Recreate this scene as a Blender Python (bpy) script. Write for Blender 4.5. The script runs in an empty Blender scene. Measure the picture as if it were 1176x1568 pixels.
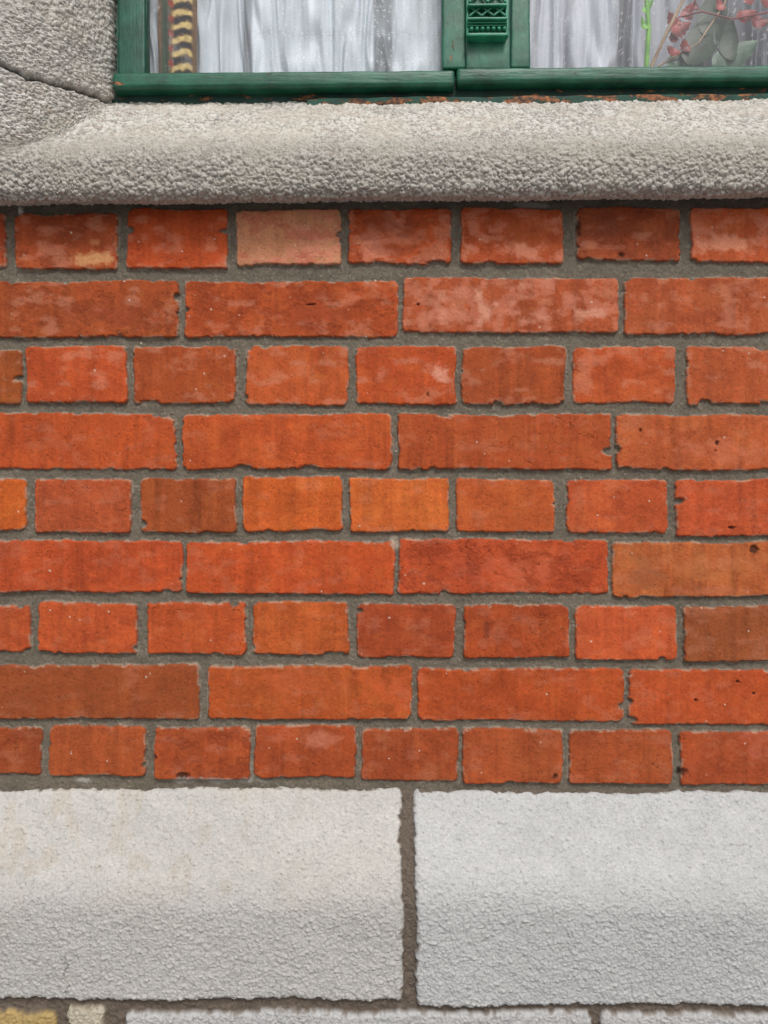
import bpy, bmesh, math, random
import numpy as np
from mathutils import Vector, noise as mnoise
S=.00075; D=.855; Z0=.86
random.seed(4)
scene=bpy.context.scene
f32=np.float32
def lin(c):
    out=[]
    for x in c:
        x=x/255.
        out.append(x/12.92 if x<=.04045 else ((x+.055)/1.055)**2.4)
    return np.array(out,dtype=f32)
def proj(u,v,y):
    k=(D+y)/D
    return ((u-588)*S*k, y, Z0+(784-v)*S*k)
# ---------- numpy noise ----------
_T={}
def tab(s):
    if s not in _T: _T[s]=np.random.RandomState(s).rand(256,256).astype(f32)
    return _T[s]
def vn(x,y,seed):
    t=tab(seed); x,y=np.broadcast_arrays(x,y)
    xf=np.floor(x); yf=np.floor(y)
    xi=xf.astype(np.int32); yi=yf.astype(np.int32)
    fx=(x-xf).astype(f32); fy=(y-yf).astype(f32)
    fx=fx*fx*(3-2*fx); fy=fy*fy*(3-2*fy)
    x0=xi&255; x1=(xi+1)&255; y0=yi&255; y1=(yi+1)&255
    return (t[y0,x0]*(1-fx)+t[y0,x1]*fx)*(1-fy)+(t[y1,x0]*(1-fx)+t[y1,x1]*fx)*fy
def fbm(x,y,seed,o=4,g=.5):
    a=1.;s=0;n=0.
    for i in range(o):
        s=s+a*vn(x*(2.03**i)+17.3*i,y*(2.03**i)+9.1*i,seed+i); n+=a; a*=g
    s=s/n
    return np.clip((s-.5)*1.35+.5,0,1).astype(f32)
def worley(x,y,seed,jit=.9):
    x,y=np.broadcast_arrays(x,y)
    tx=tab(seed+100);ty=tab(seed+200);ti=tab(seed+300)
    xi=np.floor(x).astype(np.int32); yi=np.floor(y).astype(np.int32)
    best=np.full(x.shape,9.,dtype=f32); bid=np.zeros(x.shape,dtype=f32)
    for dy in(-1,0,1):
        for dx in(-1,0,1):
            cx=xi+dx; cy=yi+dy; a=cy&255;b=cx&255
            px=cx+.5+(tx[a,b]-.5)*jit; py=cy+.5+(ty[a,b]-.5)*jit
            d=((px-x)**2+(py-y)**2).astype(f32)
            m=d<best; best=np.where(m,d,best); bid=np.where(m,ti[a,b],bid)
    return np.sqrt(best),bid
def ss(a,b,x):
    t=np.clip((x-a)/(b-a),0,1); return (t*t*(3-2*t)).astype(f32)
def mix(a,b,m): return a*(1-m)+b*m
def mix3(C,c,m): return C*(1-m[...,None])+np.asarray(c,dtype=f32)*m[...,None]
# ---------- grid mesh ----------
def grid_mesh(name,P,col=None,keep=None,flip=False):
    n,m=P.shape[:2]
    idx=np.arange(n*m,dtype=np.int32).reshape(n,m)
    q=np.stack([idx[:-1,:-1],idx[1:,:-1],idx[1:,1:],idx[:-1,1:]],-1)
    if flip: q=q[...,::-1]
    q=q.reshape(-1,4)
    V=P.reshape(-1,3)
    if keep is not None:
        q=q[keep.reshape(-1)]
        used=np.zeros(len(V),bool); used[q.ravel()]=True
        mp=np.cumsum(used)-1
        q=mp[q].astype(np.int32); V=V[used]
        if col is not None: col=col.reshape(-1,4)[used]
    me=bpy.data.meshes.new(name)
    me.vertices.add(len(V)); me.vertices.foreach_set("co",V.astype(f32).ravel())
    me.loops.add(q.size); me.loops.foreach_set("vertex_index",np.ascontiguousarray(q).ravel())
    me.polygons.add(len(q)); me.polygons.foreach_set("loop_start",np.arange(0,q.size,4,dtype=np.int32))
    me.polygons.foreach_set("use_smooth",np.ones(len(q),dtype=bool))
    me.update(calc_edges=True)
    if col is not None:
        a=me.color_attributes.new("Col",'FLOAT_COLOR','POINT')
        a.data.foreach_set("color",col.reshape(-1,4).astype(f32).ravel())
    ob=bpy.data.objects.new(name,me); scene.collection.objects.link(ob)
    return ob
def displace(P,h):
    du=np.gradient(P,axis=1); dv=np.gradient(P,axis=0)
    N=np.cross(dv,du); N/= (np.linalg.norm(N,axis=-1,keepdims=True)+1e-12)
    if N[...,1].mean()>0: N=-N
    return P+N*h[...,None]
def empty(name):
    e=bpy.data.objects.new(name,None); scene.collection.objects.link(e); return e
# ---------- materials ----------
def newmat(name):
    m=bpy.data.materials.new(name); m.use_nodes=True
    return m,m.node_tree,m.node_tree.nodes["Principled BSDF"]
def surf_mat(name,rough=.85,scale=900,amt=.25,bump=.25,spec=.3):
    m,t,b=newmat(name); N=t.nodes;L=t.links
    at=N.new("ShaderNodeAttribute"); at.attribute_name="Col"
    tc=N.new("ShaderNodeTexCoord")
    n1=N.new("ShaderNodeTexNoise"); n1.inputs["Scale"].default_value=scale; n1.inputs["Detail"].default_value=4; n1.inputs["Roughness"].default_value=.7
    L.new(tc.outputs["Object"],n1.inputs["Vector"])
    ma=N.new("ShaderNodeMath"); ma.operation='SUBTRACT'; ma.inputs[1].default_value=.5; L.new(n1.outputs["Fac"],ma.inputs[0])
    mb=N.new("ShaderNodeMath"); mb.operation='MULTIPLY'; L.new(ma.outputs[0],mb.inputs[0]); L.new(at.outputs["Alpha"],mb.inputs[1])
    mc=N.new("ShaderNodeMath"); mc.operation='MULTIPLY_ADD'; mc.inputs[1].default_value=amt*4; mc.inputs[2].default_value=1; L.new(mb.outputs[0],mc.inputs[0])
    vm=N.new("ShaderNodeVectorMath"); vm.operation='SCALE'; L.new(at.outputs["Color"],vm.inputs[0]); L.new(mc.outputs[0],vm.inputs["Scale"])
    L.new(vm.outputs[0],b.inputs["Base Color"])
    bp=N.new("ShaderNodeBump"); bp.inputs["Strength"].default_value=bump; bp.inputs["Distance"].default_value=.0014
    L.new(n1.outputs["Fac"],bp.inputs["Height"]); L.new(bp.outputs[0],b.inputs["Normal"])
    b.inputs["Roughness"].default_value=rough; b.inputs["Specular IOR Level"].default_value=spec
    return m
mat_brick=surf_mat("brick_clay",.82,620,.26,.42,.25)
mat_sill=surf_mat("roughcast_stone",.9,800,.34,.55,.2)
mat_plinth=surf_mat("painted_render",.88,800,.18,.42,.25)

KB=.88
KS=.86
# ================= BRICK WALL =================
ucols=np.concatenate([np.arange(-640,-20,4.),np.arange(-20,1196,1.05),np.arange(1196,1820,4.)]).astype(f32)
vr=np.arange(290,1222,1.05).astype(f32)
U,V=np.meshgrid(ucols,vr)
wu=(fbm(U/45,V/45,1,3)-.5)*4+(fbm(U/8,V/8,5,3)-.5)*2.2
wv=(fbm(U/70,V/40,9,3)-.5)*5+(fbm(U/9,V/9,13,3)-.5)*2.2
UW=U+wu; VW=V+wv
rows=[
 [(-140,8,326,408,(170,68,40),''),(24,178,328,411,(164,72,44),'d'),(195,347,320,409,(186,72,38),''),(363,521,322,404,(206,132,108),'pp'),(534,690,320,402,(182,76,42),'dp'),(706,861,320,403,(174,74,44),'p'),(884,1041,318,398,(154,70,46),'d'),(1060,1222,318,400,(190,84,54),'p')],
 [(-60,272,431,516,(162,72,40),'d'),(283,608,431,515,(174,72,38),'d'),(618,946,426,508,(180,82,54),'ps'),(958,1288,426,511,(174,80,52),'')],
 [(-115,32,538,616,(150,74,38),''),(41,193,532,616,(190,76,42),''),(205,360,532,616,(172,74,40),'s'),(378,533,532,619,(196,86,48),'s'),(547,697,532,618,(184,74,40),''),(709,865,532,617,(168,74,42),'s'),(879,1034,533,616,(190,80,46),''),(1053,1205,533,618,(182,84,54),'')],
 [(-60,268,634,717,(196,80,42),'s'),(280,599,636,717,(192,80,42),'c'),(610,936,636,717,(180,76,42),'sc'),(945,1272,637,718,(190,88,54),'sx')],
 [(-115,39,735,811,(206,94,40),''),(54,199,735,815,(178,78,50),''),(215,361,734,814,(164,76,42),'s'),(373,522,731,812,(206,92,42),''),(536,686,733,812,(212,100,50),''),(700,848,735,814,(188,84,46),''),(869,1021,736,815,(194,82,50),'x'),(1036,1190,735,820,(196,80,50),'')],
 [(-46,277,830,905,(190,74,42),'c'),(286,603,830,908,(194,76,40),''),(612,930,828,908,(190,74,44),'dc'),(939,1262,832,912,(190,96,58),'s')],
 [(-105,45,928,997,(186,78,46),''),(60,209,924,999,(192,80,46),''),(227,374,924,1000,(192,80,44),''),(387,533,923,1002,(190,86,44),''),(548,696,926,1006,(162,66,40),''),(712,870,928,1007,(172,70,38),'cc'),(882,1035,929,1009,(200,84,52),''),(1049,1202,930,1012,(152,78,48),'s')],
 [(-10,303,1020,1100,(150,72,42),'b'),(319,630,1021,1101,(182,80,40),'s'),(641,956,1026,1103,(180,74,38),'c'),(965,1280,1028,1108,(186,76,42),'x')],
 [(-92,62,1115,1184,(144,64,38),''),(75,221,1113,1188,(168,78,46),''),(236,382,1116,1192,(164,70,40),'d'),(391,543,1113,1192,(168,72,42),''),(554,700,1117,1196,(160,70,42),''),(709,860,1118,1198,(164,74,44),''),(873,1028,1119,1199,(164,74,44),''),(1043,1195,1121,1202,(168,72,44),'x')]]
pal=[(185,76,42),(172,74,42),(192,82,46),(164,72,42),(178,78,48),(196,92,46)]
bricks=[]
for r in rows:
    bricks+= [b+(1,) for b in r]
    header = len(r)>5
    w=(153 if header else 322); g=14 if header else 11
    x=r[-1][1]+g
    while x<1830:
        bricks.append((x,x+w,r[-1][2],r[-1][3],random.choice(pal),'',0)); x+=w+g
    x=r[0][0]-g
    while x>-660:
        bricks.append((x-w,x,r[0][2],r[0][3],random.choice(pal),'',0)); x-=w+g
grain=fbm(U/3.2,V/3.2,31,3)
fine=fbm(U/2.0,V/2.0,37,2)
low=fbm(U/55,V/45,41,3)
mid=fbm(U/17,V/15,45,4)
mid2=fbm(U/24,V/18,51,4)
streak=fbm(U/16,V/150,55,3)
thin=fbm(U/4.5,V/60,57,3)
crk=fbm(U/48,V/40,61,4)
H=-.0040+(low-.5)*.0014+(mid-.5)*.0014+(grain-.5)*.0008+(fine-.5)*.0003
C=np.empty(U.shape+(3,),f32); C[:]=lin((113,104,91))*KB
C*= (0.84+.32*grain)[...,None]*(.84+.32*mid2)[...,None]
A=np.full(U.shape,.7,f32)
w1,i1=worley(U/4.6,V/4.6,3)
C=mix3(C,lin((160,150,134))*KB,((i1>.90)&(w1<.3)).astype(f32)*.45)
C=mix3(C,lin((70,62,54))*KB,((i1<.06)&(w1<.33)).astype(f32)*.5)
dmin=np.full(U.shape,99.,f32)
pw,pid=worley(U/24,V/24,7); pw*=24
qw,qid=worley(U/9.5,V/9.5,11); qw*=9.5
tw,tid=worley(U/4.2,V/3.6,19)
sw,sid=worley(U/34,V/34,15); sw*=34
pdist=fbm(U/3,V/3,71,2)
soft=fbm(U/38,V/26,73,5)
meanb=lin((184,77,43))
for (x0,x1,y0,y1,c,tag,inf) in bricks:
    x0-=1.3;x1+=1.3;y0-=1.5;y1+=1.5
    ia,ib=np.searchsorted(ucols,[x0-14,x1+14]); ja,jb=np.searchsorted(vr,[y0-14,y1+14])
    if ib-ia<2: continue
    sl=(slice(ja,jb),slice(ia,ib))
    off=(random.random()*3-1.5,random.random()*3-1.5)
    u=UW[sl];v=VW[sl]; cx=(x0+x1)/2;cy=(y0+y1)/2
    rot=random.uniform(-.005,.005)
    v=v+rot*(u-cx); u=u+random.uniform(-.014,.014)*(v-cy)
    hx=(x1-x0)/2;hy=(y1-y0)/2; r=random.uniform(4,9)
    qx=np.abs(u-cx)-hx+r; qy=np.abs(v-cy)-hy+r
    d=np.hypot(np.maximum(qx,0),np.maximum(qy,0))+np.minimum(np.maximum(qx,qy),0)-r
    rough_e=random.uniform(.2,1.)*(1.5 if 'd' in tag else 1)
    d=d+rough_e*11*np.maximum(0,mid[sl]-.62)
    ncp=random.randint(0,3)+(1 if x1-x0>200 else 0)
    for k in range(ncp):
        if random.random()<.4: ex=random.choice([x0,x1]);ey=random.uniform(y0,y1)
        else: ex=random.uniform(x0,x1);ey=random.choice([y0,y1,y1])
        if random.random()<.5: ex=random.choice([x0,x1]);ey=random.choice([y0,y1])
        rr=random.uniform(2.,6.)
        dd=rr-np.hypot((u-ex)*random.uniform(.3,1.),v-ey)
        d=np.maximum(d,dd+(mid2[sl]-.5)*5)
    m=ss(.9,-.9,d)
    hb=random.uniform(-.0006,.0008)+random.uniform(-.0009,.0009)*(u-cx)/hx+random.uniform(-.0006,.0006)*(v-cy)/hy
    hb=hb+(low[sl]-.5)*.0014+(mid[sl]-.5)*.0009+(grain[sl]-.5)*.00034+(fine[sl]-.5)*.00015
    hb=hb-.0007*ss(-4,0,d)**2
    base=(lin(c)*.80+meanb*.20 if 'pp' not in tag else lin(c))*KB*np.array([1.0,1.12,.84],f32)
    cc=np.empty(u.shape+(3,),f32); cc[:]=base
    cc*= (.86+.28*low[sl])[...,None]*(.86+.28*fbm(U[sl]/4,V[sl]/3,81,3))[...,None]
    bm=ss(.42,.78,fbm(U[sl]/30+off[0]*9,V[sl]/22+off[1]*9,85,5))
    cc=mix3(cc,base*np.array([.76,.72,.78],f32),bm*random.uniform(.2,.7))
    om=ss(.45,.80,fbm(U[sl]/22+off[1]*9,V[sl]/20+off[0]*9,91,5))
    cc=mix3(cc,base*np.array([1.12,1.34,1.4],f32),om*random.uniform(.2,.8))
    s_amt=.42 if 's' in tag else .18
    cc*= (1+s_amt*(streak[sl]-.5)*1.4+.20*(thin[sl]-.5))[...,None]
    if 's' in tag: cc=mix3(cc,base*np.array([.72,.80,.9],f32),ss(.50,.64,streak[sl])*.45)
    if 'd' in tag:
        z=ss(.48,.62,mid2[sl]*.5+.5*mid[sl]); cc=mix3(cc,base*np.array([.64,.62,.70],f32),z*.55); hb=hb-z*.0006*(grain[sl]*2)
    eff=ss(.56,.86,fbm(U[sl]/26+off[0]*5,V[sl]/15+off[1]*5,97,5)); up=.30 if cy<640 else .14
    cc=mix3(cc,lin((220,152,122))*KB,eff*up)
    if 'p' in tag:
        z=ss(.50,.74,fbm(U[sl]/20+off[0]*7,V[sl]/16+3,95,5)); cc=mix3(cc,lin((220,140,112))*KB,z*(.42 if 'pp' not in tag else .75))
    if 'pp' in tag: cc=mix3(cc,lin((192,98,76))*KB,ss(.50,.74,mid[sl])*.55)
    if 'b' in tag: cc=mix3(cc,base*.80,ss(.45,.7,low[sl])*.5)
    cc=cc*(1-.34*((tid[sl]<.12)*ss(.42,.2,tw[sl])))[...,None]
    cc=mix3(cc,base*np.array([1.2,1.7,1.9],f32),((tid[sl]>.90)*ss(.4,.2,tw[sl]))*.5)
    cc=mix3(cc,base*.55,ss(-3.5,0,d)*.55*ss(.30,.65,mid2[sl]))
    cc=mix3(cc,lin((186,162,138))*KB,ss(-4.,-.5,d)*ss(.56,.70,fbm(U[sl]/13,V[sl]/11,101,3))*.55)
    dens=random.uniform(.01,.05)*(2.5 if 'x' in tag else 1)
    pr=(.4+pid[sl]/max(dens,.01)*.8)*(.6+.9*pdist[sl])
    pm=(pid[sl]<dens)*ss(0,-.9,pw[sl]-pr)
    qr=.45+qid[sl]*4
    qm=(qid[sl]<dens*.6)*ss(.2,-.8,qw[sl]-qr)
    pm=np.maximum(pm,qm*.7)
    hb=hb-pm*.0013; cc=cc*(1-.4*pm)[...,None]
    if 'c' in tag or random.random()<.18:
        k=np.exp(-((crk[sl]-random.choice([.42,.5,.55]))/.004)**2)*ss(.45,.55,fbm(U[sl]/60+off[0],V[sl]/60,111,2))
        hb=hb-k*.0009; cc=cc*(1-.4*k)[...,None]
    sm=(sid[sl]<.16)*ss(0,-.8,sw[sl]-(.6+sid[sl]*8)*(.5+pdist[sl]))
    cc=mix3(cc,lin((225,200,178))*KB,sm*.8)
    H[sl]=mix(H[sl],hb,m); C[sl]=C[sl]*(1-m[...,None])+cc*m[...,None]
    A[sl]=mix(A[sl],.6,m); dmin[sl]=np.minimum(dmin[sl],d)
fm=ss(4,1,dmin)*(dmin>0)*ss(.54,.70,fbm(U/11,V/9,121,3))
C=mix3(C,lin((168,156,138))*KB,fm*.5)
def blot(cu,cv,ru,rv,col,amt,dep=0,rag=.9):
    global C,H
    ia,ib=np.searchsorted(ucols,[cu-ru*2.2,cu+ru*2.2]); ja,jb=np.searchsorted(vr,[cv-rv*2.2,cv+rv*2.2]); sl=(slice(ja,jb),slice(ia,ib))
    q=np.hypot((U[sl]-cu)/ru,(V[sl]-cv)/rv)+(mid[sl]-.5)*rag*2+(grain[sl]-.5)*.5
    k=ss(1.2,.30,q)*amt
    if dep==0: k=k*ss(2,-1,dmin[sl])*(.75+.5*grain[sl])
    C[sl]=mix3(C[sl],lin(col)*KB,np.clip(k,0,1)); H[sl]=H[sl]-k*dep
for b in [(138,396,26,9,(220,160,108),.85),(148,372,8,6,(205,135,90),.6),(568,382,26,18,(226,140,108),.8),(602,356,14,10,(205,115,86),.5),(806,384,32,12,(218,138,110),.75),(1105,376,44,13,(230,152,118),.8),
          (322,368,10,22,(216,118,82),.6),(676,460,16,22,(220,150,124),.6),(742,470,15,30,(228,162,136),.7),(800,452,16,16,(220,148,122),.55),(820,485,28,12,(220,150,124),.6),(872,462,20,12,(220,146,120),.55),(908,478,26,14,(226,160,132),.6),(655,490,22,12,(218,140,112),.5),
          (672,573,17,13,(226,156,130),.8),(800,868,60,28,(208,104,70),.5),(715,870,30,30,(160,70,48),.4),(470,1042,50,20,(205,102,58),.35),(590,1060,45,34,(214,98,50),.5),(492,1130,28,14,(210,128,98),.55),(1110,690,60,20,(210,120,86),.45),(1160,1140,30,20,(196,106,80),.45),
          (1080,865,90,18,(208,126,76),.45),(990,880,30,26,(150,90,56),.45),(600,380,40,10,(110,54,40),.35),(600,345,50,14,(124,58,40),.5),(930,345,45,20,(120,66,50),.4),(160,480,60,24,(146,66,42),.4),(480,485,60,22,(140,62,40),.4),(745,955,5,22,(100,46,34),.5)]:
    blot(*b)
for b in [(1155,843,6,6),(886,342,4,16),(981,659,3,4),(1099,678,2.5,3),(1096,690,2.5,3),(952,390,6,4),(850,1190,6,7),(1044,1182,7,8),(640,466,2,2),(475,466,9,2),(1155,1062,2.5,2.5),(1130,1044,3,2),(1066,1072,2.5,2),(238,1158,4,6),(280,1188,8,4),(655,604,4,4),(1120,808,5,2)]:
    blot(b[0],b[1],b[2],b[3],(44,30,24),.8,.0030,.7)
for k in range(34):
    blot(random.uniform(0,1176),random.uniform(330,1190),random.uniform(.9,2.),random.uniform(.9,1.8),(225,208,188),.85,-.0006,.3)
blot(30,320,5,9,(215,210,200),.9,-.004,.4); blot(340,1196,60,5,(170,165,155),.6,-.0002); blot(120,1196,14,5,(190,185,175),.7,-.0002)
blot(800,312,40,4,(170,166,160),.7,-.0002); blot(606,832,7,10,(185,170,150),.7,-.0002)
P=np.stack([(U-588)*S,np.zeros_like(U),Z0+(784-V)*S],-1)
P[...,1]-=H
col=np.concatenate([np.clip(C,0,1),A[...,None]],-1)
bw=empty("brick_wall")
o=grid_mesh("brick_face",P,col); o.data.materials.append(mat_brick); o.parent=bw

# ================= PLINTH =================
vp=np.concatenate([np.arange(1194,1600,1.05),np.arange(1600,2010,4.)]).astype(f32)
U,V=np.meshgrid(ucols,vp)
yb=np.interp(vp,[1194,1204,1350,1385,1400,2010],[.008,-.001,-.0435,-.0505,-.0512,-.0512])
ker=np.ones(31)/31; yb=np.convolve(np.pad(yb,15,'edge'),ker,'valid')
Y=np.repeat(yb[:,None],len(ucols),1)
F=.955
X=(U-588)*S*F; Z=Z0+(784-V)*S*(D+Y)/D
P=np.stack([X,Y,Z],-1)
wu=(fbm(U/50,V/50,131,3)-.5)*6+(fbm(U/9,V/9,135,3)-.5)*5
wv=(fbm(U/90,V/50,139,3)-.5)*7+(fbm(U/10,V/10,143,3)-.5)*5
low=fbm(U/90,V/80,147,4); grain=fbm(U/3,V/3,151,3); mid=fbm(U/12,V/11,155,4)
C=np.empty(U.shape+(3,),f32); C[:]=lin((108,96,85))*KS; C*=(.75+.5*grain)[...,None]
H=-.0060+(mid-.5)*.003+(grain-.5)*.0014; A=np.full(U.shape,1.0,f32)
ww=(fbm(U/5,V/5,157,2)-.5)*3
w1,id1=worley((U+ww)/5.4,(V-ww)/5.,21); w2,id2=worley(U/3.2,V/3.1,25); w5,id5=worley(U/15,V/14,29)
stones=[(-560,615,1206,1531,(205,202,196),7),(637,1700,1211,1541,(205,205,203),7),(1712,2200,1211,1541,(200,198,194),7),(-900,-575,1206,1531,(200,196,188),7),
        (-200,92,1553,1690,(198,170,112),9),(112,166,1544,1640,(206,196,174),9),(196,900,1551,1690,(205,204,202),9),(918,1900,1556,1690,(205,204,202),9),
        (-900,-215,1553,1690,(200,196,188),9),(112,186,1652,1690,(190,180,160),6)]
for vv in ((1706,1850),(1866,2010)):
    x=-900+random.uniform(0,200)
    while x<1900:
        w=random.uniform(350,600); stones.append((x,x+w,vv[0],vv[1]+ (30 if vv[1]>2000 else 0),(200,197,192),8)); x+=w+18
for (x0,x1,y0,y1,c,r) in stones:
    u=U+wu; v=V+wv
    cx=(x0+x1)/2;cy=(y0+y1)/2;hx=(x1-x0)/2+1;hy=(y1-y0)/2+1
    qx=np.abs(u-cx)-hx+r; qy=np.abs(v-cy)-hy+r
    d=np.hypot(np.maximum(qx,0),np.maximum(qy,0))+np.minimum(np.maximum(qx,qy),0)-r
    d=d+8*np.maximum(0,mid-.62)
    m=ss(1.2,-1.5,d)
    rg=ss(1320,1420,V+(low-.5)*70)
    bumps=np.sqrt(np.clip(1-(w1/.62)**2,0,1))*(id1*.9+.1)
    b2=np.sqrt(np.clip(1-(w2/.6)**2,0,1))*id2
    b5=np.clip(1-(w5/.22)**2,0,1)*(id5>.6)
    hb=(low-.5)*.003+(mid-.5)*(.0008+.0006*rg)+bumps*(.00036+.0006*rg)+b2*(.00055+.0003*rg)+b5*.0012
    hb=hb-.0022*ss(-8,0,d)**2
    base=lin(c)*KS
    cc=np.empty(U.shape+(3,),f32); cc[:]=base
    cc*=(.91+.15*low)[...,None]*(.92+.13*mid)[...,None]*(.93+.14*grain)[...,None]
    cc=mix3(cc,base*np.array([1.0,.94,.87],f32),ss(.45,.75,fbm(U/120,V/60,161,4))*.35*ss(900,100,U))
    cc=mix3(cc,lin((190,168,140))*KS,ss(.58,.80,fbm(U/22,V/40,165,5))*.28*ss(620,200,U)*(1-rg))
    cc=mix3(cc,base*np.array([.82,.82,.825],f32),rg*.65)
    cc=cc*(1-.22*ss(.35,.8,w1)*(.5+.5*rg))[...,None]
    cc=mix3(cc,lin((110,98,84))*KS,((id2<.03)*ss(.45,.2,w2))*.5)
    cc=mix3(cc,lin((120,105,88))*KS,ss(-6,-1,d)*ss(.48,.66,mid)*.6)
    H=mix(H,hb,m); C=C*(1-m[...,None])+cc*m[...,None]; A=mix(A,.9,m)
k=np.exp(-((U-(108+ (fbm(U*0,V/10,171,4)-.5)*18))/1.1)**2)*ss(1455,1470,V)*ss(1532,1522,V)
H-=k*.002; C*=(1-.35*k)[...,None]
P=displace(P,H)
col=np.concatenate([np.clip(C,0,1),A[...,None]],-1)
pl=empty("stone_plinth")
o=grid_mesh("plinth_blocks",P,col); o.data.materials.append(mat_plinth); o.parent=pl

# ================= SILL + JAMB =================
def zy(v,y): return (784-v)*S*(D+y)/D
ctrl=[(.014,zy(305,.014)),(-.012,zy(305,-.012)),(-.032,zy(301,-.032)),(-.040,zy(288,-.040)),(-.0425,zy(262,-.0425)),(-.041,zy(240,-.041)),(-.034,zy(226,-.034)),(-.016,zy(215,-.016)),(.062,zy(158,.062)),(.115,zy(158,.062)+.056)]
ctrl=np.array(ctrl)
seg=np.r_[0,np.cumsum(np.hypot(*np.diff(ctrl,axis=0).T))]
L=seg[-1]; t=np.arange(0,L,.00072)
py=np.interp(t,seg,ctrl[:,0]); pz=np.interp(t,seg,ctrl[:,1])
def smooth(a,n):
    k=np.hanning(n+2)[1:-1];k/=k.sum(); b=np.convolve(np.pad(a,n//2,'reflect',reflect_type='odd'),k,'valid'); return b
py=smooth(py,15);pz=smooth(pz,15)
zt=pz[-1]
z2=np.concatenate([np.arange(zt+.00072,zt+.085,.00072),np.arange(zt+.09,1.35,.006)])
PY=np.concatenate([py,np.full(len(z2),.115)]); PZ=np.concatenate([pz,z2])
arc=np.concatenate([t,L+(z2-zt)])/S
xc=np.concatenate([np.arange(-.80,-.455,.004),np.arange(-.455,-.405,.00072),np.arange(-.405,-.33,.0004),np.arange(-.33,.455,.00072),np.arange(.455,1.10,.004)])
X,Yb=np.meshgrid(xc,PY); Zb=np.repeat(PZ[:,None],len(xc),1); ARC=np.repeat(arc[:,None],len(xc),1)
xe=-.338; xr=.74
def yj(x):
    return np.interp(x,[-2,-.43,-.405,-.375,xe,xe+.004,xe+.01],[-.030,-.030,-.027,-.004,.060,.10,.30])
yj1=yj(xc); axc=np.r_[0,np.cumsum(np.hypot(np.diff(xc),np.clip(np.diff(yj1),-.003,.003)))]
axc=axc-np.interp(xe,xc,axc)+xe
YJ=np.minimum(yj(X),yj(-(X-(xr+xe))))
isup=ss(.36,.40,Zb)*(ARC>0.045/S)
YJ=np.where(isup>0.01,YJ+(1-isup)*.2,.5)
kk=.014
h_=np.clip(.5+.5*(YJ-Yb)/kk,0,1)
Y=YJ*(1-h_)+Yb*h_-kk*h_*(1-h_)
Zt=Zb+X*.010
P=np.stack([X,Y,Z0+Zt],-1).astype(np.float64)
jb=ss(.3,.7,1-h_)
AU=((X*(1-jb)+axc[None,:]*jb)/S).astype(f32); AV=ARC.astype(f32)
low=fbm(AU/70,AV/50,181,4); mid=fbm(AU/14,AV/13,185,4); grain=fbm(AU/2.6,AV/2.6,189,3)
wx=(fbm(AU/7,AV/7,193,2)-.5)*2.5; wy=(fbm(AU/7,AV/7,197,2)-.5)*2.5
w1,id1=worley((AU+wx)/7.4,(AV+wy)/7.,61); w2,id2=worley((AU+wx)/4.4,(AV+wy)/4.2,65); w3,id3=worley(AU/2.7,AV/2.7,69)
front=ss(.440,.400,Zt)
amp=.66+.46*front+.30*jb
r1=.30+.36*id1
b1=np.sqrt(np.clip(1-(w1/r1)**2,0,1))*(.4+.6*id1)*(id1>.35)
b2=np.sqrt(np.clip(1-(w2/.54)**2,0,1))*(.2+.8*id2)
b3=np.sqrt(np.clip(1-(w3/.60)**2,0,1))*id3
hgt=np.maximum(b1*1.0,b2*.66)+.22*b3
H=(hgt*.0028+(grain-.5)*.0009)*amp+(mid-.5)*.0010*amp+(low-.5)*.0030
base=lin((208,203,194))*KS
C=np.empty(AU.shape+(3,),f32); C[:]=base
C*=(.88+.24*low)[...,None]
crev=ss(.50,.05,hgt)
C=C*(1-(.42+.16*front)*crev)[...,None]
C=mix3(C,lin((230,227,220))*KS,((b1>.35)*(id1>.70)).astype(f32)*.55)
C=mix3(C,lin((120,110,100))*KS,((id2<.16)*ss(.5,.3,w2))*.6)
C=mix3(C,lin((150,120,96))*KS,((id1>.35)*(id1<.42)*ss(.5,.3,w1))*.5)
C=mix3(C,base*np.array([1.0,.95,.88],f32),ss(.45,.7,fbm(AU/60,AV/40,205,4))*.4)
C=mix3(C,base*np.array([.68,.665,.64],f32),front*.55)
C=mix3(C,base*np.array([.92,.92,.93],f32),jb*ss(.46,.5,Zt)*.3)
kx=(D+P[...,1])/D
SU=P[...,0]/S/kx+588; SV=784-(P[...,2]-Z0)/S/kx
yl=np.interp(SU,[-400,0,40,85,125,165],[60,100,119,131,141,157])+ (mid-.5)*6
dd=(SV-yl)
jm=np.exp(-(dd/2.6)**2)*(SU<169)*jb
H-=jm*.0075; C=C*(1-.6*jm)[...,None]
H+= .003*ss(-1,-9,dd)*(SU<175)*jb
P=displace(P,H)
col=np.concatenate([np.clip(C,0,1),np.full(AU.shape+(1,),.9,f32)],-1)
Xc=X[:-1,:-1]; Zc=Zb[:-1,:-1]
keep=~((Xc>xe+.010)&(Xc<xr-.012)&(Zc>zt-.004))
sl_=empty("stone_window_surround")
o=grid_mesh("sill_and_jambs",P,col,keep=keep,flip=True); o.data.materials.append(mat_sill); o.parent=sl_

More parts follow.
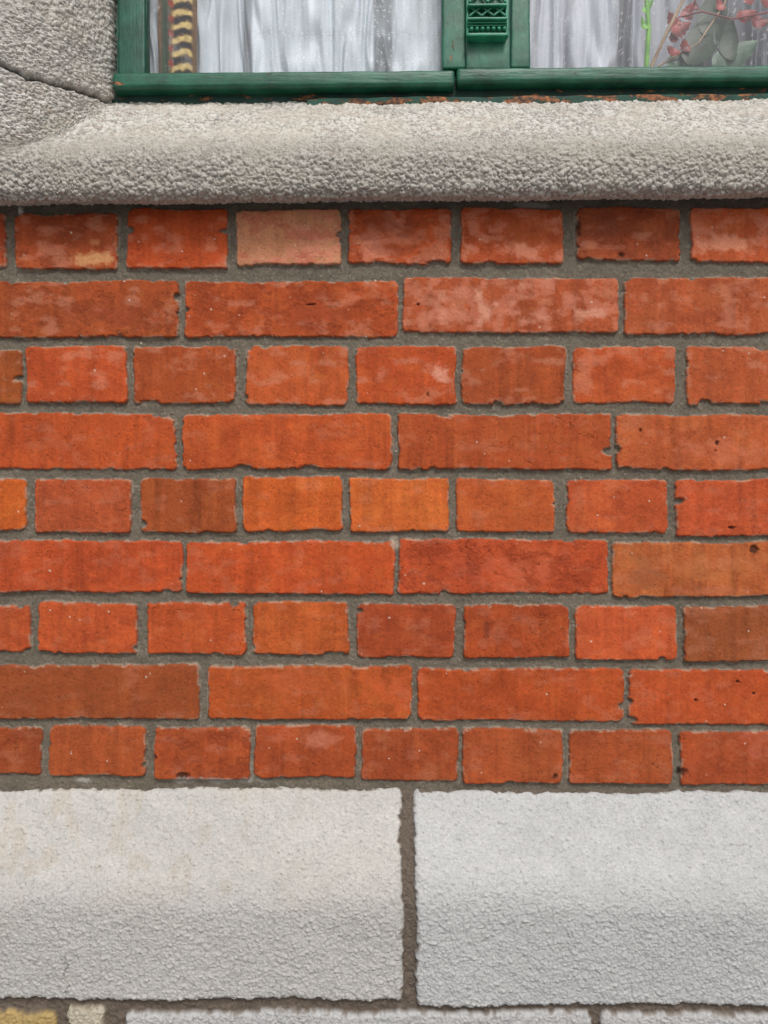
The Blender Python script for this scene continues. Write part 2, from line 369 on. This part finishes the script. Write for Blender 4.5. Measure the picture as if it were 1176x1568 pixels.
# ================= WINDOW =================
def paint_mat(name,chip=.67,colr=(20,98,72),rough=.42):
    m,t,b=newmat(name);N=t.nodes;L=t.links
    tc=N.new("ShaderNodeTexCoord")
    mp=N.new("ShaderNodeMapping"); mp.inputs["Scale"].default_value=(1,1,.35) if name[-1]=='v' else (.35,1,1); L.new(tc.outputs["Object"],mp.inputs[0])
    n=N.new("ShaderNodeTexNoise"); n.inputs["Scale"].default_value=90; n.inputs["Detail"].default_value=8; n.inputs["Roughness"].default_value=.65; L.new(mp.outputs[0],n.inputs["Vector"])
    r=N.new("ShaderNodeValToRGB"); r.color_ramp.elements[0].position=chip; r.color_ramp.elements[1].position=chip+.015; L.new(n.outputs["Fac"],r.inputs[0])
    n2=N.new("ShaderNodeTexNoise"); n2.inputs["Scale"].default_value=35; n2.inputs["Detail"].default_value=8;n2.inputs["Roughness"].default_value=.65; L.new(tc.outputs["Object"],n2.inputs["Vector"])
    g=N.new("ShaderNodeValToRGB"); e=g.color_ramp.elements
    a=lin(colr)
    e[0].position=.3;e[0].color=(*(a*.50),1);e[1].position=.7;e[1].color=(*(a*1.45+.010),1); L.new(n2.outputs["Fac"],g.inputs[0])
    w=N.new("ShaderNodeValToRGB"); e=w.color_ramp.elements; e[0].color=(*lin((60,38,26)),1); e[1].color=(*lin((165,105,62)),1); e[0].position=.35;e[1].position=.65
    n3=N.new("ShaderNodeTexNoise"); n3.inputs["Scale"].default_value=160; L.new(tc.outputs["Object"],n3.inputs["Vector"]); L.new(n3.outputs["Fac"],w.inputs[0])
    mx=N.new("ShaderNodeMix"); mx.data_type='RGBA'; L.new(r.outputs[0],mx.inputs[0]); L.new(g.outputs[0],mx.inputs[6]); L.new(w.outputs[0],mx.inputs[7])
    L.new(mx.outputs[2],b.inputs["Base Color"])
    b.inputs["Roughness"].default_value=rough
    inv=N.new("ShaderNodeMath");inv.operation='SUBTRACT';inv.inputs[0].default_value=1;L.new(r.outputs[0],inv.inputs[1])
    ad=N.new("ShaderNodeMath");ad.operation='ADD';L.new(inv.outputs[0],ad.inputs[0]);L.new(n.outputs["Fac"],ad.inputs[1])
    mg_=N.new("ShaderNodeMapping"); mg_.inputs["Scale"].default_value=(1,1,.06) if 'v' in name[-1:] else (.06,1,1); L.new(tc.outputs["Object"],mg_.inputs[0])
    n4=N.new("ShaderNodeTexNoise"); n4.inputs["Scale"].default_value=420; n4.inputs["Detail"].default_value=3; L.new(mg_.outputs[0],n4.inputs["Vector"])
    ad2=N.new("ShaderNodeMath");ad2.operation='MULTIPLY_ADD';ad2.inputs[1].default_value=.35;L.new(n4.outputs["Fac"],ad2.inputs[0]);L.new(ad.outputs[0],ad2.inputs[2])
    bp=N.new("ShaderNodeBump");bp.inputs["Strength"].default_value=.55;bp.inputs["Distance"].default_value=.0015;L.new(ad2.outputs[0],bp.inputs["Height"]);L.new(bp.outputs[0],b.inputs["Normal"])
    return m
mp1=paint_mat("green_paint_v",.64,(14,78,60)); mp2=paint_mat("green_paint_worn_h",.58,(6,54,42),.6)  # mp2: worn green, darkened to paint in the shade under the bottom rails
mp3=paint_mat("green_paint_h",.66,(14,84,62)); mp4=paint_mat("green_paint_light_v",.66,(20,94,70)); mp5=paint_mat("green_paint_carved_v",.72,(34,124,94),.35)
mpb=paint_mat("bare_wood_worn_h",.50,(8,66,52),.7)
win=empty("green_window")
def box(name,u0,u1,v0,v1,yf,yb,bev=.0015,mat=mp1,seg=.012,wob=.0004,parent=None):
    xa,_,za=proj(u0,v0,yf); xb,_,zb=proj(u1,v1,yf)
    if xa>xb: xa,xb=xb,xa
    if za<zb: za,zb=zb,za
    bm=bmesh.new(); bmesh.ops.create_cube(bm,size=1)
    for v in bm.verts:
        v.co=Vector(((xa+xb)/2+v.co.x*(xb-xa),(yf+yb)/2+v.co.y*(yb-yf),(za+zb)/2+v.co.z*(za-zb)))
    bmesh.ops.bevel(bm,geom=list(bm.edges),offset=min(bev,.45*min(xb-xa,za-zb,yb-yf)),segments=3,affect='EDGES',profile=.6)
    ax=0 if (xb-xa)>(za-zb) else 2
    lo,hi=(xa,xb) if ax==0 else (zb,za)
    nrm=Vector((1,0,0)) if ax==0 else Vector((0,0,1))
    n=int((hi-lo)/seg)
    for i in range(1,n):
        c=Vector((0,0,0)); c[ax]=lo+(hi-lo)*i/n
        bmesh.ops.bisect_plane(bm,geom=bm.verts[:]+bm.edges[:]+bm.faces[:],plane_co=c,plane_no=nrm)
    for v in bm.verts:
        nn=mnoise.noise_vector(v.co*45+Vector((u0,v0,0))); v.co+=nn*wob*1.6
        v.co.z+=v.co.x*.009
    me=bpy.data.meshes.new(name);bm.to_mesh(me);bm.free()
    for p in me.polygons:p.use_smooth=True
    try: me.set_sharp_from_angle(angle=math.radians(50))
    except Exception: pass
    ob=bpy.data.objects.new(name,me);scene.collection.objects.link(ob);me.materials.append(mat);ob.parent=parent or win
    return ob
TOP=-860
box("outer_frame_left",160,184,TOP,160,.072,.12)
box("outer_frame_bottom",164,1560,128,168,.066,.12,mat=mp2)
box("bare_bead",470,1560,149,161,.058,.0655,.001,mat=mpb,wob=.001)
box("outer_frame_right",1530,1575,TOP,160,.072,.12)
box("outer_frame_top",160,1560,TOP-60,TOP,.068,.12)
box("left_sash_stile",180,222,TOP,112,.058,.078,.003)
box("left_sash_bead",215,225,TOP,112,.064,.077,.001,mat=mp1)
box("left_sash_meeting_stile",677,714,TOP,106,.058,.078,.003,mat=mp4)
box("left_sash_bottom_rail",171,697,107,131,.049,.078,.0045,mat=mp3)
box("right_sash_stile",782,812,TOP,106,.058,.078,.003,mat=mp4)
box("right_sash_outer_stile",1490,1530,TOP,106,.058,.078,.003)
box("right_sash_bottom_rail",700,1545,104,127,.049,.078,.0045,mat=mp3)
box("mullion_board",714,781,TOP,106,.0535,.0575,.0015,mat=mp4)
box("mullion_edge_left",714,718,TOP,56,.050,.056,.001,mat=mp5)
box("mullion_edge_right",774,779,TOP,56,.050,.056,.001,mat=mp5)
for i,(a,b_,yy) in enumerate([(-32,-27,.043),(6,10,.044),(27,31,.043),(34,36.5,.046),(51,56,.041),(39,41,.048)]):
    box("carved_bar_%d"%i,716,777,a,b_,yy,.0545,.0012,mat=mp5,wob=.0002)
def stick(name,pts,rad,mat,parent,res=6):
    cu=bpy.data.curves.new(name,'CURVE');cu.dimensions='3D';sp=cu.splines.new('POLY');sp.points.add(len(pts)-1)
    for q,p in zip(sp.points,pts): q.co=(*p,1)
    cu.bevel_depth=rad;cu.bevel_resolution=res;cu.use_fill_caps=True
    ob=bpy.data.objects.new(name,cu);scene.collection.objects.link(ob);cu.materials.append(mat);ob.parent=parent;return ob
def pj(u,v,y):
    p=Vector(proj(u,v,y)); p.z+=p.x*.009; return p
for r0,(va,vb) in enumerate([(11,26),(-27,5)]):
    n=3 if r0==0 else 2
    for i in range(n):
        ua=719+i*(55/n);ub=719+(i+1)*(55/n)
        stick("lattice",[pj(ua,va,.050),pj(ub,vb,.050)],.0016,mp5,win,3)
        stick("lattice",[pj(ub,va,.0495),pj(ua,vb,.0495)],.0016,mp5,win,3)
for i in range(7):
    bm=bmesh.new();bmesh.ops.create_uvsphere(bm,u_segments=12,v_segments=8,radius=.0028)
    c=pj(722+i*8.4,46,.049)
    for v in bm.verts:v.co+=c
    me=bpy.data.meshes.new("carved_bead");bm.to_mesh(me);bm.free()
    for p in me.polygons:p.use_smooth=True
    ob=bpy.data.objects.new("carved_bead",me);scene.collection.objects.link(ob);me.materials.append(mp5);ob.parent=win
def glass_mat():
    m=bpy.data.materials.new("window_glass");m.use_nodes=True;t=m.node_tree;N=t.nodes;L=t.links;N.clear()
    out=N.new("ShaderNodeOutputMaterial");tr=N.new("ShaderNodeBsdfTransparent");gl=N.new("ShaderNodeBsdfGlossy");gl.inputs["Roughness"].default_value=.02
    fr=N.new("ShaderNodeFresnel")
    # thin pane: same reflectance from either side
    ge=N.new("ShaderNodeNewGeometry");io=N.new("ShaderNodeMath");io.operation='MULTIPLY_ADD';io.inputs[1].default_value=1/1.6-1.6;io.inputs[2].default_value=1.6
    L.new(ge.outputs["Backfacing"],io.inputs[0]);L.new(io.outputs[0],fr.inputs["IOR"])
    mx=N.new("ShaderNodeMixShader");L.new(fr.outputs[0],mx.inputs[0]);L.new(tr.outputs[0],mx.inputs[1]);L.new(gl.outputs[0],mx.inputs[2])
    df=N.new("ShaderNodeBsdfDiffuse");df.inputs[0].default_value=(.72,.75,.78,1)
    tc=N.new("ShaderNodeTexCoord")
    vo=N.new("ShaderNodeTexVoronoi");vo.inputs["Scale"].default_value=240;L.new(tc.outputs["Object"],vo.inputs["Vector"])
    r=N.new("ShaderNodeValToRGB");r.color_ramp.elements[0].position=.08;r.color_ramp.elements[0].color=(1,1,1,1);r.color_ramp.elements[1].position=.18;r.color_ramp.elements[1].color=(0,0,0,1);L.new(vo.outputs["Distance"],r.inputs[0])
    mpp=N.new("ShaderNodeMapping");mpp.inputs["Scale"].default_value=(1,1,.5);L.new(tc.outputs["Object"],mpp.inputs[0])
    n=N.new("ShaderNodeTexNoise");n.inputs["Scale"].default_value=40;n.inputs["Detail"].default_value=9;n.inputs["Roughness"].default_value=.75;n.inputs["Distortion"].default_value=.4;L.new(mpp.outputs[0],n.inputs["Vector"])
    r2=N.new("ShaderNodeValToRGB");r2.color_ramp.elements[0].position=.56;r2.color_ramp.elements[1].position=.85;L.new(n.outputs["Fac"],r2.inputs[0])
    mu=N.new("ShaderNodeMath");mu.operation='MULTIPLY_ADD';mu.inputs[1].default_value=.35;mu.inputs[2].default_value=.03;L.new(r.outputs[0],mu.inputs[0])
    m2=N.new("ShaderNodeMath");m2.operation='MULTIPLY_ADD';m2.inputs[1].default_value=.6;L.new(r2.outputs[0],m2.inputs[0]);L.new(mu.outputs[0],m2.inputs[2])
    m3=N.new("ShaderNodeMixShader");L.new(m2.outputs[0],m3.inputs[0]);L.new(mx.outputs[0],m3.inputs[1]);L.new(df.outputs[0],m3.inputs[2])
    L.new(m3.outputs[0],out.inputs[0]);return m
gm=glass_mat()
for nm,ua,ub in(("left_pane",218,682),("right_pane",806,1500)):
    xa,_,za=proj(ua,TOP,.070);xb,_,zb=proj(ub,118,.070)
    me=bpy.data.meshes.new(nm);me.from_pydata([(xa,.070,zb),(xb,.070,zb),(xb,.070,za),(xa,.070,za)],[],[(0,1,2,3)]);ob=bpy.data.objects.new(nm,me);scene.collection.objects.link(ob);me.materials.append(gm);ob.parent=win
def cloth_mat(name):
    m=bpy.data.materials.new(name);m.use_nodes=True;t=m.node_tree;N=t.nodes;L=t.links;b=N["Principled BSDF"]
    at=N.new("ShaderNodeAttribute");at.attribute_name="Col";L.new(at.outputs["Color"],b.inputs["Base Color"]);b.inputs["Roughness"].default_value=.9;b.inputs["Specular IOR Level"].default_value=.2
    tc=N.new("ShaderNodeTexCoord");wv=N.new("ShaderNodeTexWave");wv.inputs["Scale"].default_value=220;wv.inputs["Distortion"].default_value=1;L.new(tc.outputs["Object"],wv.inputs["Vector"])
    bp=N.new("ShaderNodeBump");bp.inputs["Strength"].default_value=.25;bp.inputs["Distance"].default_value=.001;L.new(wv.outputs["Fac"],bp.inputs["Height"]);L.new(bp.outputs[0],b.inputs["Normal"])
    return m
cm=cloth_mat("net_curtain_cloth")
def curtain(name,ua,ub,y0,fold,amp,colf,va=-860,vb=190,step=1.2):
    u=np.arange(ua,ub,step).astype(f32); v=np.concatenate([np.arange(va,-20,20.),np.arange(-20,vb,1.6)]).astype(f32)
    U_,V_=np.meshgrid(u,v)
    ph=U_/fold+(fbm(U_/70,V_/400,301,3)-.5)*6
    Yc=y0+amp*np.sin(ph*6.283)*.6+amp*(fbm(U_/18,V_/260,305,3)-.5)*1.6
    k=(D+y0)/D
    Pc=np.stack([(U_-588)*S*k,Yc,Z0+(784-V_)*S*k],-1)
    cc=colf(U_,V_)
    cc=np.concatenate([np.clip(cc,0,1),np.ones(U_.shape+(1,),f32)],-1)
    e=empty(name); ob=grid_mesh(name+"_cloth",Pc,cc); ob.data.materials.append(cm); ob.parent=e; return e
def lcol(U_,V_):
    c=np.empty(U_.shape+(3,),f32);c[:]=(.66,.72,.77)
    b=np.interp(U_,[200,235,246,300,312,340,350,362,370,374,384,390,420,440,452,500,560,570,574,598,604,640,660,690],[1.,1.,.6,.8,1.,1.,.80,1.,1.1,.45,.45,1.1,1.,.82,1.,1.,1.,1.,.36,.42,.95,1.,1.,.8])
    f=fbm(U_/7,V_/300,311,3); c*= (b*(.80+.32*f))[...,None]
    row=np.exp(-((V_-52)/5)**2)+np.exp(-((V_-92)/3)**2)+np.exp(-((V_-12)/3)**2)
    dot=((np.sin(U_*6.283/9)>.2)&(np.sin(V_*6.283/4)>0)).astype(f32)*row*(U_>385)
    c=mix3(c,(.40,.45,.52),(np.exp(-((V_-52)/7)**2)*(U_>385)).astype(f32)*.4)
    c=mix3(c,(.88,.88,.88),np.clip(dot,0,1)*.8)
    w,i=worley(U_/5,V_/5,315); c=mix3(c,(.86,.88,.90),((i>.8)*ss(.35,.2,w))*.6*(U_>385))
    return c
def rcol(U_,V_):
    c=np.empty(U_.shape+(3,),f32);c[:]=(.50,.52,.58)
    b=np.interp(U_,[790,820,860,868,872,930,942,948,960,975,1040,1060,1180,1500],[1.3,1.2,1.,.75,1.1,1.15,1.,.38,.38,1.0,.85,.48,.34,.34])
    f=fbm(U_/12,V_/220,321,3); c*= (b*(.78+.36*f))[...,None]
    w,i=worley(U_/8,V_/8,325); c=mix3(c,(.7,.66,.70),((i>.75)*ss(.3,.15,w))*.6)
    return c
curtain("net_curtain",205,700,.096,62,.006,lcol)
curtain("net_curtain",760,1530,.118,85,.007,rcol)
def dcol(U_,V_):
    c=np.empty(U_.shape+(3,),f32);c[:]=lin((105,76,42))
    s=V_+7*np.sin((U_-262)/11.)+fbm(U_/9,V_/9,335,2)*6
    k=np.sin(s*6.283/21)
    band=ss(18,12,np.abs(U_-279))
    c=mix3(c,lin((205,180,115)),ss(.0,.6,k)*band)
    c=mix3(c,lin((26,24,18)),ss(-.1,-.7,k)*band)
    c=mix3(c,lin((50,66,38)),ss(8,4,np.abs(U_-254)))
    c=mix3(c,lin((140,50,25)),ss(5,2,np.abs(U_-262))*ss(0,.6,np.sin(V_*6.283/23)))
    c*=(.7+.6*fbm(U_/4,V_/4,331,3))[...,None]
    return c
curtain("patterned_drape",242,303,.078,40,.003,dcol)
def leaf_mat(name,ca,cb,tr=.2):
    m,t,b=newmat(name);N=t.nodes;L=t.links
    tc=N.new("ShaderNodeTexCoord");n=N.new("ShaderNodeTexNoise");n.inputs["Scale"].default_value=60;n.inputs["Detail"].default_value=5;L.new(tc.outputs["Object"],n.inputs["Vector"])
    r=N.new("ShaderNodeValToRGB");r.color_ramp.elements[0].position=.35;r.color_ramp.elements[1].position=.65;r.color_ramp.elements[0].color=(*lin(ca),1);r.color_ramp.elements[1].color=(*lin(cb),1);L.new(n.outputs["Fac"],r.inputs[0]);L.new(r.outputs[0],b.inputs["Base Color"]);b.inputs["Roughness"].default_value=.5
    return m
mg=leaf_mat("leaf_green",(10,30,14),(32,62,32));mr=leaf_mat("leaf_red",(96,18,16),(160,50,40));ms=leaf_mat("stem_green",(84,150,44),(125,185,70));mbn=leaf_mat("stem_brown",(140,112,84),(180,152,118));mtc=leaf_mat("terracotta",(150,76,48),(176,98,64));mgp=leaf_mat("leaf_greygreen",(44,74,56),(84,112,90))
plant=empty("potted_begonia")
def leaf(name,u,v,y,Ln,Wd,ang,mat,lobes=0,tilt=.3):
    bm=bmesh.new();n=14
    L1=[];R1=[];M=[]
    for i in range(n+1):
        t_=i/n; w=Wd*S*(math.sin(math.pi*t_**.8)**.8 if 0<t_<1 else 0)*(1+.16*math.sin(i*2.4)*lobes)
        x=t_*Ln*S; dz=.004*math.sin(t_*3.14)
        M.append(bm.verts.new((x,dz-.0012,0)));L1.append(bm.verts.new((x,dz+tilt*w*.3,w/2)));R1.append(bm.verts.new((x,dz+tilt*w*.3,-w/2)))
    for i in range(n):
        bm.faces.new((M[i],M[i+1],L1[i+1],L1[i]));bm.faces.new((R1[i],R1[i+1],M[i+1],M[i]))
    c=pj(u,v,y);ca,sa=math.cos(ang),math.sin(ang)
    for q in bm.verts:
        x,yy,z=q.co; q.co=Vector((c.x+x*ca-z*sa,c.y+yy,c.z+x*sa+z*ca))
    bmesh.ops.remove_doubles(bm,verts=bm.verts,dist=1e-6)
    me=bpy.data.meshes.new(name);bm.to_mesh(me);bm.free()
    for p in me.polygons:p.use_smooth=True
    ob=bpy.data.objects.new(name,me);scene.collection.objects.link(ob);me.materials.append(mat);ob.parent=plant
q=-.024
stick("stem",[pj(985,190,.12+q),pj(990,100,.108+q),pj(993,50,.103+q),pj(990,0,.102+q),pj(985,-60,.102+q)],.0030,ms,plant)
stick("stem",[pj(1000,190,.122+q),pj(998,104,.110+q),pj(1022,52,.104+q),pj(1048,0,.100+q),pj(1080,-60,.100+q)],.0022,mbn,plant)
stick("stem",[pj(1018,60,.105+q),pj(1040,30,.102+q),pj(1075,22,.100+q),pj(1120,34,.1+q),pj(1176,24,.1+q)],.0011,mr,plant)
stick("stem",[pj(1000,110,.113+q),pj(1070,70,.105+q),pj(1110,10,.102+q),pj(1120,-60,.102+q)],.0012,mbn,plant)
leaf("leaf",1050,102,.102+q,120,54,.95,mg); leaf("leaf",1080,60,.104+q,95,44,1.25,mg)
leaf("leaf",1020,106,.108+q,60,36,.4,mgp);leaf("leaf",1090,106,.106+q,90,44,.5,mgp);leaf("leaf",1120,98,.105+q,80,36,1.6,mg)
leaf("leaf",985,22,.098+q,28,12,.9,ms);leaf("leaf",992,48,.098+q,24,10,2.0,ms)
for (u,v,l,w,a) in [(1028,54,38,24,.5),(1042,42,30,20,2.3),(1050,34,30,22,1.2),(1022,75,26,14,-.4),(1036,50,22,16,-1.8),(1128,30,36,22,.3),(1142,10,34,22,1.),(1150,32,34,20,-.2),(1110,20,26,14,2.),(1165,8,32,22,.4),(1046,64,24,16,-1.0),(1070,20,20,10,1.9)]:
    leaf("flower_petal",u,v,.0735+random.random()*.004,l,w,a,mr,1.6)
for k in range(14):
    leaf("leaf",random.uniform(960,1250),random.uniform(-260,-90),.078+random.random()*.022,random.uniform(50,90),random.uniform(24,40),random.uniform(0,3.1),random.choice([mg,mg,mr,mgp]))
bm=bmesh.new();prof=[(.012,0),(.015,.052),(.017,.052),(.017,.062),(.015,.062),(.013,.050)];N_=28;c=pj(1000,125,.095)
rings=[[bm.verts.new((c.x+r*1.8*math.cos(6.283*i/N_),c.y+r*.9*math.sin(6.283*i/N_),c.z-.075+h)) for i in range(N_)] for r,h in prof]
for a,b_ in zip(rings,rings[1:]):
    for i in range(N_): bm.faces.new((a[i],a[(i+1)%N_],b_[(i+1)%N_],b_[i]))
bm.faces.new(rings[0][::-1]);bm.faces.new(rings[-1])
me=bpy.data.meshes.new("pot");bm.to_mesh(me);bm.free();ob=bpy.data.objects.new("pot",me);scene.collection.objects.link(ob);me.materials.append(mtc);ob.parent=plant
# ================= PAVEMENT =================
m,t,b=newmat("pavement_slabs");N=t.nodes;L_=t.links
tc=N.new("ShaderNodeTexCoord");br=N.new("ShaderNodeTexBrick");br.inputs["Scale"].default_value=1.2;br.inputs["Color1"].default_value=(.22,.215,.21,1);br.inputs["Color2"].default_value=(.26,.255,.25,1);br.inputs["Mortar"].default_value=(.09,.085,.08,1);br.inputs["Mortar Size"].default_value=.008
L_.new(tc.outputs["Object"],br.inputs["Vector"]);L_.new(br.outputs["Color"],b.inputs["Base Color"]);b.inputs["Roughness"].default_value=.9
me=bpy.data.meshes.new("pavement");me.from_pydata([(-200,-400,0),(200,-400,0),(200,.3,0),(-200,.3,0)],[],[(0,1,2,3)]);ob=bpy.data.objects.new("pavement",me);scene.collection.objects.link(ob);me.materials.append(m)

# ================= LIGHT =================
w=bpy.data.worlds.new("World");scene.world=w;w.use_nodes=True;t=w.node_tree;N=t.nodes;bg=N["Background"]
sk=N.new("ShaderNodeTexSky");sk.sky_type='NISHITA';sk.sun_disc=False
EL=math.radians(51);AZ=math.radians(166)
sk.sun_elevation=EL;sk.sun_rotation=AZ;sk.air_density=1.;sk.dust_density=3.;sk.ozone_density=1
hs=N.new("ShaderNodeHueSaturation");hs.inputs["Saturation"].default_value=.42
t.links.new(sk.outputs[0],hs.inputs["Color"]);t.links.new(hs.outputs[0],bg.inputs[0]);bg.inputs[1].default_value=.14
sd=bpy.data.lights.new("sun","SUN");sd.energy=1.75;sd.angle=math.radians(16);sd.color=(1,.965,.92)
so=bpy.data.objects.new("sun",sd);scene.collection.objects.link(so)
dirv=Vector((math.sin(AZ)*math.cos(EL),math.cos(AZ)*math.cos(EL),math.sin(EL)))
so.rotation_euler=(dirv).to_track_quat('Z','Y').to_euler()
so.location=(0,-3,4)
# ================= CAMERA =================
cd=bpy.data.cameras.new("camera");cd.sensor_fit='VERTICAL';cd.sensor_height=24;cd.lens=12*D/.588;cd.clip_start=.01;cd.clip_end=1000
co=bpy.data.objects.new("camera",cd);scene.collection.objects.link(co);co.location=(0,-D,Z0);co.rotation_euler=(math.radians(90),0,0)
scene.camera=co
scene.view_settings.view_transform='Standard';scene.view_settings.look='None';scene.view_settings.exposure=0
